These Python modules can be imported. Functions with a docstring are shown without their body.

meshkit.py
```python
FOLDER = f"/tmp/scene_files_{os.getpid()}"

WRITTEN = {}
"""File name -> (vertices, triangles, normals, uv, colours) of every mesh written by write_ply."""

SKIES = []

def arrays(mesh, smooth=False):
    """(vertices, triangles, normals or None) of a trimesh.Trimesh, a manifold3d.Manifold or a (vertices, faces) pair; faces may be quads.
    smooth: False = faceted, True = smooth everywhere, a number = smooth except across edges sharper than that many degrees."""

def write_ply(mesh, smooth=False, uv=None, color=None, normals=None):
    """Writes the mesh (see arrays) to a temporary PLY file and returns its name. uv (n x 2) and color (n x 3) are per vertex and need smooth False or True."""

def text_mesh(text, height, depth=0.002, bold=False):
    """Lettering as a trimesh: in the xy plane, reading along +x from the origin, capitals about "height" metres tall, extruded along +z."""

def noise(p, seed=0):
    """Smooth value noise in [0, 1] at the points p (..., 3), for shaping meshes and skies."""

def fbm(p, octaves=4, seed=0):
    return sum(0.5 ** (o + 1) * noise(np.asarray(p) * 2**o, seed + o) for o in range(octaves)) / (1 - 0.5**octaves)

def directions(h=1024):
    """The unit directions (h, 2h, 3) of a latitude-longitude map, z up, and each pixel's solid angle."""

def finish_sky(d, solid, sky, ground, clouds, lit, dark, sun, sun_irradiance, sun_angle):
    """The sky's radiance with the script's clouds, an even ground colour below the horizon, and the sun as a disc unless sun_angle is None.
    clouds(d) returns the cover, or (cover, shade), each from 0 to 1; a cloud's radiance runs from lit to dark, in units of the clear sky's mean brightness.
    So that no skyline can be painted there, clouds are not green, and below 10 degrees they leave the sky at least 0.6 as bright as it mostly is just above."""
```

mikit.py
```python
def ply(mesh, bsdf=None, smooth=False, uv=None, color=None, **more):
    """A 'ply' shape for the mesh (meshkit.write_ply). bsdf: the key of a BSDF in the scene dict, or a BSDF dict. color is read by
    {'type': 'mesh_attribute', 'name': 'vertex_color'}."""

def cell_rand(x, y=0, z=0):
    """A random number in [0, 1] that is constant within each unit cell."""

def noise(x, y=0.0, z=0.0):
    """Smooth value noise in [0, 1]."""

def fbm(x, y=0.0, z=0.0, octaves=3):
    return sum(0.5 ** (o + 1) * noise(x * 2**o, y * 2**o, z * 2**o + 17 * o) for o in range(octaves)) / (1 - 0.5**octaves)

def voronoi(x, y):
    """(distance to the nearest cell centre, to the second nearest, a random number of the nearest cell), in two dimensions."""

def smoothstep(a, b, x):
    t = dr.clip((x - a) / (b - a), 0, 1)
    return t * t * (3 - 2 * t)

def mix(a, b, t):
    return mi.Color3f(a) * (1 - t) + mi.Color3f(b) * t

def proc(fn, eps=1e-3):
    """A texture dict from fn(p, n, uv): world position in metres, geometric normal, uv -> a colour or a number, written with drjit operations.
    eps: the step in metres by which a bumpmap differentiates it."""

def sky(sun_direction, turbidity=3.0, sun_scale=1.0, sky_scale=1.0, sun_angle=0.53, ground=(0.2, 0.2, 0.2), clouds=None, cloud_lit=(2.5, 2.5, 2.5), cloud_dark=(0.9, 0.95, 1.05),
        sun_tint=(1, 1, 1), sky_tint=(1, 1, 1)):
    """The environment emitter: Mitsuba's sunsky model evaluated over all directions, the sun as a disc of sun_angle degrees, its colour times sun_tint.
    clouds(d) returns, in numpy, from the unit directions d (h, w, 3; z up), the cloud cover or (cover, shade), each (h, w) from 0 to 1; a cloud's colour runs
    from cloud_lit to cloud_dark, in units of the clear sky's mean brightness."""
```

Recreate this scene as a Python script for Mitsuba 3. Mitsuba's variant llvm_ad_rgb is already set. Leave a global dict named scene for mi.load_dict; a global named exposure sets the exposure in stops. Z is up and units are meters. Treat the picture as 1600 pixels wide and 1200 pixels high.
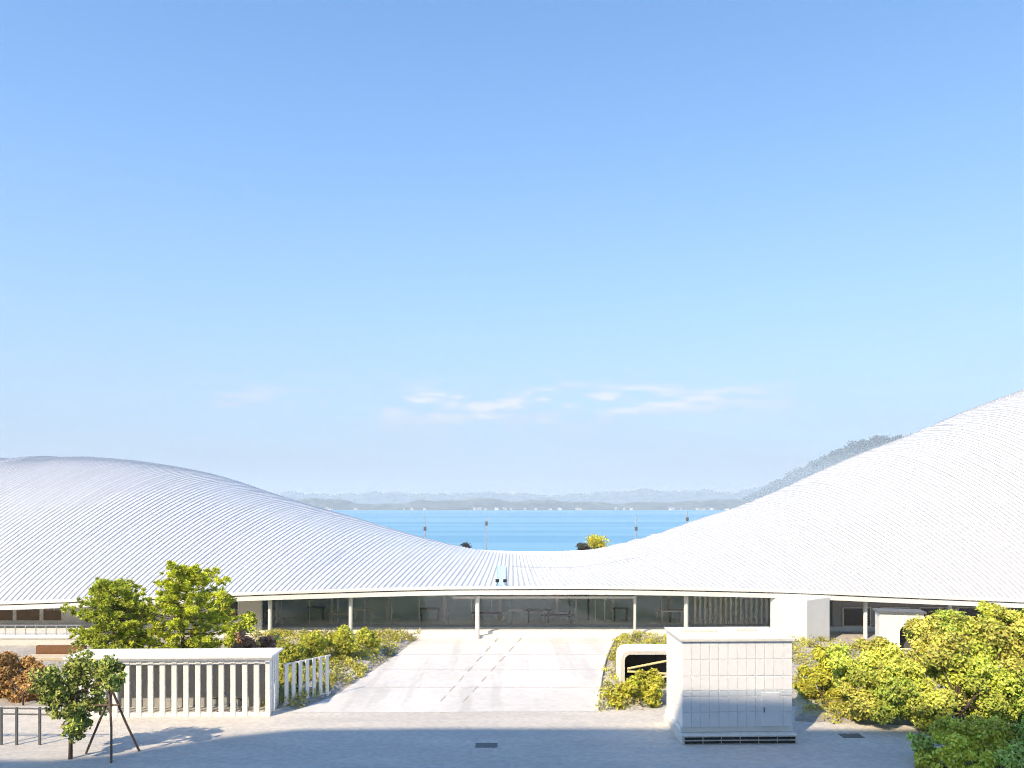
import math, numpy as np, trimesh, mitsuba as mi, drjit as dr, mikit, meshkit
from mikit import proc, noise, fbm, mix, smoothstep, cell_rand
T = mi.ScalarTransform4f
scene, labels = {}, {}
# ---------------------------------------------------------------- camera, sky, exposure
H = 10.0                      # the camera stands on a balcony ten metres up
F = 1250.0                    # focal length in pixels of the 1600 wide photograph
HOR = 785.0                   # row of the horizon
scene['camera'] = {'type': 'perspective', 'fov': 2 * math.degrees(math.atan(800 / F)), 'fov_axis': 'x', 'near_clip': 0.1, 'far_clip': 40000.0,
                   'principal_point_offset_y': (600 - HOR) / 1200,
                   'to_world': T().look_at(origin=[0, 0, H], target=[0, 1, H], up=[0, 0, 1])}
exposure = 2.05
SUN = (-1.0, -1.4, 1.4)


def cloud_cover(d):
    az = np.arctan2(d[..., 0], d[..., 1])
    el = np.arcsin(np.clip(d[..., 2], -1, 1))
    p = np.stack([az * 9, el * 42, 0 * az], -1)
    n = meshkit.fbm(p, 5, 3)
    q = np.stack([az * 26, el * 150, 0 * az], -1)
    n2 = meshkit.fbm(q, 4, 11)
    rep = (az + 0.70) % 1.04                       # a loose row of wisps round the horizon
    spot = np.exp(-((rep - 0.74) / 0.27) ** 2 - ((el - 0.128) / 0.017) ** 2) + 0.55 * np.exp(-((rep - 0.66) / 0.34) ** 2 - ((el - 0.115) / 0.026) ** 2)
    wisp = spot * np.clip((0.4 * n + 0.6 * n2 - 0.47) * 4.5, 0, 1) * 0.55
    veil = 0.80 * np.exp(-(np.clip(el, 0, 2) / 0.165) ** 1.6) + 0.16 * np.exp(-((el - 0.2) / 0.2) ** 2)
    return np.clip(wisp + veil * (0.93 + 0.14 * n), 0, 1), np.clip(0.62 - 1.6 * wisp, 0, 1)


scene['sky'] = mikit.sky(SUN, turbidity=3.0, clouds=cloud_cover, cloud_lit=(1.35, 1.42, 1.5), cloud_dark=(0.34, 0.43, 0.57), sky_scale=1.55, sky_tint=(0.97, 1.12, 1.21), sun_tint=(0.97, 0.96, 0.93))

# ---------------------------------------------------------------- helpers


def at(px, py, Y):
    return np.array([(px - 800) / F * Y, Y, H - (py - HOR) / F * Y])


def gr(px, py, z=0.0):
    return at(px, py, (H - z) * F / (py - HOR)) * [1, 1, 0] + [0, 0, z]


class MB:
    def __init__(s):
        s.v, s.f, s.c, s.n = [], [], [], 0

    def add(s, v, f, c=None):
        v, f = np.asarray(v, float), np.asarray(f, int)
        if f.shape[1] == 4:
            f = np.vstack([f[:, [0, 1, 2]], f[:, [0, 2, 3]]])
        s.v.append(v); s.f.append(f + s.n); s.n += len(v)
        if c is not None:
            s.c.append(np.broadcast_to(c, (len(v), 3)))
        return s

    def box(s, c, size, yaw=0.0, bev=0.0):
        if bev:
            m = chamfer_box(size, bev)
            v, f = np.array(m.vertices), np.array(m.faces)
        else:
            v = np.array([[x, y, z] for x in (-.5, .5) for y in (-.5, .5) for z in (-.5, .5)]) * size
            f = np.array([[0, 1, 3, 2], [4, 6, 7, 5], [0, 4, 5, 1], [2, 3, 7, 6], [0, 2, 6, 4], [1, 5, 7, 3]])
        ca, sa = math.cos(yaw), math.sin(yaw)
        v = v @ np.array([[ca, sa, 0], [-sa, ca, 0], [0, 0, 1]]) + c
        return s.add(v, f)

    def tube(s, pts, rad, n=8):
        p = np.asarray(pts, float)
        rad = np.broadcast_to(rad, (len(p),))
        t = np.gradient(p, axis=0); t /= np.linalg.norm(t, axis=1, keepdims=True)
        a = np.cross(t, np.where(np.abs(t[:, 2:]) < .9, [0, 0, 1.], [1., 0, 0])); a /= np.linalg.norm(a, axis=1, keepdims=True)
        b = np.cross(t, a)
        an = np.arange(n) * 2 * np.pi / n
        v = p[:, None] + rad[:, None, None] * (np.cos(an)[None, :, None] * a[:, None] + np.sin(an)[None, :, None] * b[:, None])
        i, j = np.meshgrid(np.arange(len(p) - 1), np.arange(n), indexing='ij')
        q = np.stack([i * n + j, i * n + (j + 1) % n, (i + 1) * n + (j + 1) % n, (i + 1) * n + j], -1).reshape(-1, 4)
        v = np.vstack([v.reshape(-1, 3), p[:1], p[-1:]])
        m = len(p) * n
        f = np.vstack([q[:, [0, 1, 2]], q[:, [0, 2, 3]], [[m, (k + 1) % n, k] for k in range(n)], [[m + 1, m - n + k, m - n + (k + 1) % n] for k in range(n)]])
        return s.add(v, f)

    def grid(s, P):
        P = np.asarray(P, float); a, b = P.shape[:2]
        i, j = np.meshgrid(np.arange(a - 1), np.arange(b - 1), indexing='ij')
        q = np.stack([i * b + j, (i + 1) * b + j, (i + 1) * b + j + 1, i * b + j + 1], -1).reshape(-1, 4)
        return s.add(P.reshape(-1, 3), q)

    def mesh(s):
        return np.vstack(s.v), np.vstack(s.f)

    def col(s):
        return np.vstack(s.c) if s.c else None


def chamfer_box(size, b):
    a = np.array(size) / 2
    pts = [[sx * (a[0] - (b if k != 0 else 0)), sy * (a[1] - (b if k != 1 else 0)), sz * (a[2] - (b if k != 2 else 0))]
           for sx in (-1, 1) for sy in (-1, 1) for sz in (-1, 1) for k in range(3)]
    return trimesh.convex.convex_hull(np.array(pts))


used = {}


def key(name):
    n = used.get(name, 0); used[name] = n + 1
    return name if n == 0 else f'{name}_{n:03d}'


def thing(name, label, cat, group=None):
    k = key(name)
    labels[k] = {'label': label, 'category': cat}
    if group:
        labels[k]['group'] = group
    return k


def part(parent, name, mb, bsdf, smooth=False, kind=None, label=None):
    k = key(parent + '__' + name)
    mesh = mb.mesh() if isinstance(mb, MB) else mb
    col = mb.col() if isinstance(mb, MB) else None
    scene[k] = mikit.ply(mesh, bsdf, smooth=smooth, color=col) if col is not None else mikit.ply(mesh, bsdf, smooth=smooth)
    if kind or label:
        labels[k] = {}
        if kind: labels[k]['kind'] = kind
        if label: labels[k]['label'] = label
    return k


def single(name, mb, bsdf, label=None, cat=None, kind=None, smooth=False, group=None):
    k = key(name)
    mesh = mb.mesh() if isinstance(mb, MB) else mb
    col = mb.col() if isinstance(mb, MB) else None
    scene[k] = mikit.ply(mesh, bsdf, smooth=smooth, color=col) if col is not None else mikit.ply(mesh, bsdf, smooth=smooth)
    labels[k] = {a: b for a, b in (('label', label), ('category', cat), ('kind', kind), ('group', group)) if b}
    return k


# ---------------------------------------------------------------- materials


def mat(name, color, rough=0.6, metal=0.0, spec=0.4, bump=None, bscale=0.01, **kw):
    col = color if isinstance(color, dict) else {'type': 'rgb', 'value': list(color)}
    b = {'type': 'principled', 'base_color': col, 'roughness': rough, 'metallic': metal, 'specular': spec, **kw}
    if bump is not None:
        b = {'type': 'bumpmap', 'arbitrary': bump, 'scale': bscale, 'nested': b}
    scene['mat_' + name] = {'type': 'twosided', 'bsdf': b}
    return 'mat_' + name


def worn(c, amt=0.12, s=1.0, streak=0.0):
    lo_, hi_ = [float(x * (1 - amt)) for x in c], [float(min(x * (1 + amt * .7), .9)) for x in c]
    def fn(p, n, uv):
        k = fbm(p.x * s, p.y * s, p.z * s * (0.25 if streak else 1), 4)
        k2 = noise(p.x * s * 7, p.y * s * 7, p.z * s * 5)
        return mix(lo_, hi_, dr.clip(0.75 * k + 0.25 * k2, 0, 1))
    return proc(fn)


def roof_metal(tone):
    def fn(p, n, uv):
        k = fbm(p.x * .6, p.y * .10, p.z * .25, 4)
        st = smoothstep(.56, .78, fbm(p.x * 2.2, p.y * .07, 3., 3))
        return mix((.62 * tone, .645 * tone, .67 * tone), (.71 * tone, .73 * tone, .75 * tone), k) * (1 - .10 * st)
    return proc(fn)


M = {}
for i_, tone_ in enumerate((1.0, .965, 1.03, .94)):
    M[f'roof{i_}'] = mat(f'roof{i_}', roof_metal(tone_), .42, spec=.35)
M['seam'] = mat('seam', worn((.53, .54, .56), .1, .8), .45)
M['white'] = mat('white', worn((.80, .80, .78), .08, 1.2), .5)
M['offwhite'] = mat('offwhite', worn((.66, .65, .61), .12, 1.5), .6)
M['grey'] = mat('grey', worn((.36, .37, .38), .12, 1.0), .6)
M['dgrey'] = mat('dgrey', worn((.13, .14, .145), .2, 1.0), .6)
M['black'] = mat('black', (.02, .02, .022), .4)
M['brown'] = mat('brown', worn((.20, .10, .05), .25, 2.0), .6)
M['curtain'] = mat('curtain', worn((.16, .11, .07), .3, 3.0), .8)
M['beige'] = mat('beige', worn((.55, .48, .36), .12, 1.0), .7)
M['bark'] = mat('bark', worn((.09, .065, .05), .3, 9.0), .9)
M['stake'] = mat('stake', worn((.17, .12, .09), .25, 6.0), .8)
M['steel'] = mat('steel', (.55, .57, .6), .35, .6)
M['interior'] = mat('interior', worn((.60, .76, .80), .16, .45), .8)
M['floor'] = mat('floor', worn((.62, .68, .70), .12, .6), .3)
M['blue'] = mat('blue', worn((.28, .40, .56), .12, 2.0), .45)
M['greenband'] = mat('greenband', worn((.38, .40, .10), .12, 2.0), .45)
M['yellow'] = mat('yellow', worn((.80, .68, .14), .1, 1.5), .5)
M['paleyellow'] = mat('paleyellow', worn((.80, .76, .42), .08, 1.5), .5)
M['timber'] = mat('timber', worn((.78, .68, .38), .1, 3.0), .6)
M['stone'] = mat('stone', worn((.46, .45, .43), .3, 3.0), .85)
M['dash'] = mat('dash', worn((.40, .37, .33), .2, 4.0), .8)
M['leaf'] = 'mat_leaf'
scene['mat_leaf'] = {'type': 'twosided', 'bsdf': {'type': 'principled', 'base_color': {'type': 'mesh_attribute', 'name': 'vertex_color'}, 'roughness': .55, 'specular': .35}}
scene['mat_glass'] = {'type': 'thindielectric', 'int_ior': 1.5}
M['glass'] = 'mat_glass'
scene['mat_window'] = {'type': 'twosided', 'bsdf': {'type': 'principled', 'base_color': {'type': 'rgb', 'value': [.02, .025, .03]}, 'roughness': .08, 'specular': .6}}


def plaza_col(p, n, uv):
    k = fbm(p.x * .35, p.y * .9, 0., 4)
    k2 = noise(p.x * 6, p.y * 9, 0.)
    st = fbm(p.x * .08, p.y * .6, 3., 3)
    return mix(mix((.46, .445, .42), (.58, .56, .53), k), (.44, .445, .45), .5 * smoothstep(.45, .7, st)) * (0.88 + .2 * k2)


def ground_col(p, n, uv):
    k = fbm(p.x * .5, p.y * .5, 0., 4)
    k2 = noise(p.x * 9, p.y * 9, 0.)
    return mix((.27, .25, .22), (.42, .40, .37), k) * (0.8 + .3 * k2)


def road_col(p, n, uv):
    k = fbm(p.x * .4, p.y * .15, 0., 4)
    k2 = noise(p.x * 4, p.y * 4, 1.)
    st = smoothstep(.55, .75, fbm(p.x * 1.3, p.y * .12, 5., 3))
    return mix((.54, .54, .54), (.68, .68, .675), k) * (.93 + .1 * k2) * (1 - .12 * st)


def gravel_col(p, n, uv):
    k = noise(p.x * 5, p.y * 5, p.z * 5)
    k2 = fbm(p.x * .8, p.y * .8, 2., 3)
    return mix(mix((.22, .21, .19), (.44, .43, .41), k), (.40, .36, .14), .55 * smoothstep(.45, .65, k2))


M['plaza'] = mat('plaza', proc(plaza_col), .85)
M['ground'] = mat('ground', proc(ground_col), .9)
M['road'] = mat('road', proc(road_col), .8)
M['gravel'] = mat('gravel', proc(gravel_col), .9)


def sea_bump(p, n, uv):
    s = dr.clip(p.y / 400, 1, 12)
    return (fbm(p.x * .05, p.y * .09, 0., 4) + .5 * noise(p.x * .35, p.y * .5, 1.))


M['sea'] = mat('sea', proc(lambda p, n, uv: mix((.08, .26, .42), (.13, .32, .47), smoothstep(.3, .7, fbm(p.x * .0015, p.y * .016, 0., 4)))), .32, spec=.5, bump=proc(sea_bump, .3), bscale=.9)
M['hill'] = mat('hill', proc(lambda p, n, uv: mix((.05, .07, .065), (.10, .12, .10), fbm(p.x * .02, p.y * .02, p.z * .04, 4))), .95)
M['coast'] = mat('coast', proc(lambda p, n, uv: mix((.07, .09, .09), (.16, .18, .17), fbm(p.x * .01, p.y * .01, p.z * .06, 4))), .95)

# ---------------------------------------------------------------- ground, sea, far shores
b = MB(); b.grid([[[x, y, 0] for x in np.linspace(-140, 140, 15)] for y in np.linspace(-30, 135, 12)][::-1])
b.grid([[[x, 135, z] for x in np.linspace(-140, 140, 15)] for z in (0, -24)][::-1])
single('ground', b, M['ground'], kind='structure')
b = MB()
ys = [132, 200, 300, 500, 900, 1600, 3000, 6000, 9500]
b.grid([[[x, y, -20] for x in np.linspace(-9500, 9500, 21)] for y in ys][::-1])
single('sea', b, M['sea'], kind='structure')
b = MB()
zp = .006
b.grid([[[x, y, zp] for x in np.linspace(-60, 60, 25)] for y in np.linspace(-2, 39.2, 15)][::-1])
single('plaza', b, M['plaza'], kind='structure')


def range_mesh(Y, depth, fn, zbase, n=500, x0=-4200, x1=4200, seed=0):
    mb = MB(); xs = np.linspace(x0, x1, n)
    rows = []
    for k, (w, dy) in enumerate([(0, 0), (.45, .18), (.8, .4), (1, .55), (.85, .75), (.3, 1)]):
        h = fn(xs) * w
        h = h * (1 + .22 * (meshkit.noise(np.stack([xs / 60, 0 * xs + k * 3.1, 0 * xs], -1), seed) - .5) * (w > 0))
        rows.append(np.stack([xs, Y + dy * depth + 0 * xs, zbase + h], -1))
    mb.grid(np.array(rows)[::-1])
    return mb


def ridge_far(xs):
    px = 800 + xs / 7000 * F
    n = meshkit.fbm(np.stack([xs / 420, 0 * xs, 0 * xs], -1), 5, 4)
    top = 92 + 60 * (n - .45)
    for c, a, w in ((1225, 78, 45), (990, 28, 50), (770, 16, 60), (1120, 24, 40)):
        top = top + a * np.exp(-((px - c) / w) ** 2)
    return np.maximum(top, 20) + 20


def ridge_near(xs):
    n = meshkit.fbm(np.stack([xs / 150, 0 * xs, 0 * xs], -1), 5, 9)
    return np.maximum(36 + 44 * (n - .5), 8)


single('far_hills', range_mesh(7000, 900, ridge_far, -20, seed=2), M['hill'], kind='structure', smooth=30)
single('far_coast', range_mesh(3150, 260, ridge_near, -20.5, 420, -2300, 2300, seed=5), M['coast'], kind='structure', smooth=30)
rng = np.random.default_rng(5)
for i in range(40):
    px = rng.uniform(480, 1190)
    Y = 3120 - rng.uniform(0, 20)
    w, h = rng.uniform(6, 16), rng.uniform(4, 9)
    c = np.array([(px - 800) / F * Y, Y, -20 + h / 2])
    t = thing('shore_building', 'tiny pale building in the row along the far hazy shore', 'building', 'tiny buildings on the far shore')
    b = MB(); b.box(c, (w, 12, h)); part(t, 'wall', b, M[('grey', 'beige', 'offwhite')[i % 3]])
    b = MB(); b.add(c + np.array([[-w / 2 - .5, -6.5, h / 2], [w / 2 + .5, -6.5, h / 2], [w / 2 + .5, 6.5, h / 2], [-w / 2 - .5, 6.5, h / 2], [-w / 2, 0, h / 2 + 2.5], [w / 2, 0, h / 2 + 2.5]]),
                    [[0, 1, 5], [0, 5, 4], [2, 3, 4], [2, 4, 5], [1, 2, 5], [3, 0, 4]])
    part(t, 'roof', b, M['grey'])


# ---------------------------------------------------------------- foliage


def leaves(mb, P, N, size, base, rng, var=.35, aspect=.55):
    n = len(P)
    d = N + rng.normal(0, 1.05, (n, 3)); d /= np.linalg.norm(d, axis=1, keepdims=True) + 1e-9
    a = np.cross(d, rng.normal(0, 1, (n, 3))); a /= np.linalg.norm(a, axis=1, keepdims=True) + 1e-9
    c = np.cross(d, a)
    s = size * rng.uniform(.6, 1.35, (n, 1))
    v = np.stack([P - a * s, P + c * s * aspect + d * s * .12, P + a * s, P - c * s * aspect + d * s * .12], 1).reshape(-1, 3)
    i = np.arange(n)[:, None] * 4
    f = np.vstack([i + [0, 1, 2], i + [0, 2, 3]])
    col = np.clip(np.array(base) * rng.uniform(1 - var, 1 + var, (n, 1)) * rng.uniform(.88, 1.12, (n, 3)), .005, .9)
    mb.add(v, f, np.repeat(col, 4, 0))


def blob_points(c, r, n, rng, seed, hole=.42):
    u = rng.normal(0, 1, (n, 3)); u /= np.linalg.norm(u, axis=1, keepdims=True)
    lump = meshkit.fbm(u * 2.3 + seed * 7.7, 3, seed)
    k = rng.uniform(.35, 1, n) ** .4
    P = np.asarray(c) + u * np.asarray(r) * ((.68 + .6 * lump) * k)[:, None]
    P = P + rng.normal(0, .22, (n, 3)) * np.asarray(r)
    keep = meshkit.fbm(P * 1.9 / max(np.mean(r), .3) + 13.3, 3, seed + 5) > hole - .12 * rng.random(n)
    return P[keep], u[keep]


def limb(mb, p0, p1, r0, r1, rng, wob=.08):
    t = np.linspace(0, 1, 6)[:, None]
    p = np.asarray(p0) * (1 - t) + np.asarray(p1) * t
    L = np.linalg.norm(np.asarray(p1) - p0)
    p[1:-1] += rng.normal(0, wob * L * .4, (4, 3))
    mb.tube(p, np.linspace(r0, r1, 6), 7)


def leafy_tree(name, label, cat, blobs, foot, base, leaf, per, seed, group=None, trunk_r=.12, bases=None):
    """blobs: (px, py, radius in px, depth)"""
    rng = np.random.default_rng(seed)
    t = thing(name, label, cat, group)
    tr, cr = MB(), MB()
    hub = np.array(foot) + [0, 0, .38 * (at(*blobs[0][:2], blobs[0][3])[2] - foot[2])]
    limb(tr, foot, hub, trunk_r, trunk_r * .75, rng, .04)
    for i, (px, py, rp, Y) in enumerate(blobs):
        c, r = at(px, py, Y), rp / F * Y
        limb(tr, hub, c, trunk_r * .5, trunk_r * .12, rng)
        for j in range(4):
            limb(tr, c, c + rng.normal(0, 1, 3) * r * .45, trunk_r * .16, trunk_r * .05, rng)
        bc = bases[i % len(bases)] if bases else base
        nsub = 17
        for j in range(nsub):
            u = rng.normal(0, 1, 3); u /= np.linalg.norm(u)
            cc = c + u * r * rng.uniform(.2, .95)
            P, N = blob_points(cc, np.array([1, 1, .8]) * r * rng.uniform(.26, .42), int(per * r * r * .62), rng, seed * 31 + i * 9 + j)
            P[:, 2] = np.maximum(P[:, 2], .04)
            leaves(cr, P, N + [0, -.1, .5], leaf, np.array(bc) * rng.uniform(.7, 1.25), rng)
    part(t, 'trunk', tr, M['bark'], smooth=40)
    part(t, 'crown', cr, M['leaf'])
    return t


def conifer(label, boughs_px, foot, top, base, seed, r_px):
    """irregular pine: trunk, boughs with needle tufts"""
    rng = np.random.default_rng(seed)
    t = thing('conifer', label, 'conifer')
    tr, cr = MB(), MB()
    foot, top = np.array(foot), np.array(top)
    Hh = top[2] - foot[2]
    limb(tr, foot, top, .13, .02, rng, .02)
    R = r_px / F * foot[1]
    for k in range(110):
        h = (k + rng.random()) / 110
        w = R * (1.0 if h < .6 else max(.25, 1 - (h - .6) / .47) ** .7) * rng.uniform(.5, 1.12)
        if h < .1: w *= .75
        a = k * 2.4 + rng.uniform(-.4, .4)
        p0 = foot * (1 - h) + top * h
        p1 = p0 + [math.cos(a) * w, math.sin(a) * w, rng.uniform(-.05, .35) * w + .08]
        tt = np.linspace(0, 1, 5)[:, None]
        pb = p0 * (1 - tt) + p1 * tt; pb[:, 2] += (tt[:, 0] ** 2 - tt[:, 0]) * .3 * w
        tr.tube(pb, np.linspace(.03, .008, 5), 5)
        for m in range(16):
            q = rng.uniform(.3, 1.05)
            c = p0 * (1 - q) + p1 * q + rng.normal(0, .12, 3) * [1, 1, .7]
            n = 32
            d = rng.normal(0, 1, (n, 3)) + (p1 - p0) / w * .7 + [0, 0, .75]; d /= np.linalg.norm(d, axis=1, keepdims=True)
            L = rng.uniform(.13, .26, (n, 1))
            sd = np.cross(d, rng.normal(0, 1, (n, 3))); sd /= np.linalg.norm(sd, axis=1, keepdims=True)
            v = np.stack([c - sd * .024, c + sd * .024, c + d * L * .6 + sd * .03, c + d * L], 1).reshape(-1, 3)
            i = np.arange(n)[:, None] * 4
            col = np.clip(np.array(base) * rng.uniform(.55, 1.35) * rng.uniform(.8, 1.2, (n, 1)), .004, .9)
            cr.add(v, np.vstack([i + [0, 1, 2], i + [0, 2, 3]]), np.repeat(col, 4, 0))
    part(t, 'trunk', tr, M['bark'], smooth=40)
    part(t, 'crown', cr, M['leaf'])


# ---------------------------------------------------------------- the wave-roofed hall
DE, DR = 58.0, 100.0
SX = 2 * np.array([-420, -300, -150, -40, 20, 60, 95, 127, 160, 190, 207, 240, 270, 292, 332, 355, 387, 410, 435, 455, 480, 512, 545, 575, 607, 640, 672, 700, 720, 750, 785, 800, 900, 1000, 1100.])
SY = np.array([800, 775, 740, 722, 715, 714, 718, 726, 738, 755, 767, 788, 805, 818, 841, 852, 864, 868, 868, 863, 852, 835, 812, 793, 767, 737, 709, 688, 672, 646, 619, 608, 545, 500, 470.])
EX = 2 * np.array([-500, 0, 100, 250, 370, 450, 600, 700, 800, 900, 1200.])
EY = np.array([965, 943, 936, 925, 919.5, 919, 924, 932, 940, 948, 960])


def smooth_interp(x, X, Y):
    from scipy.interpolate import PchipInterpolator
    return PchipInterpolator(X, Y)(np.clip(x, X[0], X[-1]))


class Hall:
    def __init__(s):
        s.xe = np.linspace(-900, 2500, 400)
        s.ze = H - (smooth_interp(s.xe, EX, EY) - HOR) / F * DE
        xr = 800 + (s.xe - 800) * DE / DR
        s.zr = H - (smooth_interp(xr, SX, SY) - HOR) / F * DR
        v = np.linspace(0, 1.15, 60)
        for _ in range(14):
            Y = DE + (DR - DE) * v[None, :]
            Z = s.height(s.xe[:, None], v[None, :])
            px = 800 + (s.xe[:, None] - 800) * DE / Y
            py = HOR + (H - Z) * F / Y
            cols = np.arange(-150, 1760, 10.)
            best = np.array([np.min([np.interp(c, px[:, j], py[:, j], left=1e4, right=1e4) for j in range(60)]) for c in cols])
            err = best - smooth_interp(cols, SX, SY)
            s.zr = s.zr + .7 * np.interp(xr, cols, err) * DR / F

    def height(s, xe, v):
        ze, zr = np.interp(xe, s.xe, s.ze), np.interp(xe, s.xe, s.zr)
        vv = np.clip(v, 0, 1)
        up = ze + (zr - ze) * np.sin(np.pi / 2 * vv) ** .9
        back = np.clip((v - 1) / .35, 0, 1)
        return up - (zr - 3.2) * .75 * back ** 2

    def point(s, xe, v, dz=0.0):
        Y = DE + (DR - DE) * v
        return np.stack([(xe - 800) / F * DE + 0 * Y, Y + 0 * xe, s.height(xe, v) + dz], -1)


def PX(px, y):
    return (px - 800) / F * y


Hs = Hall()


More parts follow.
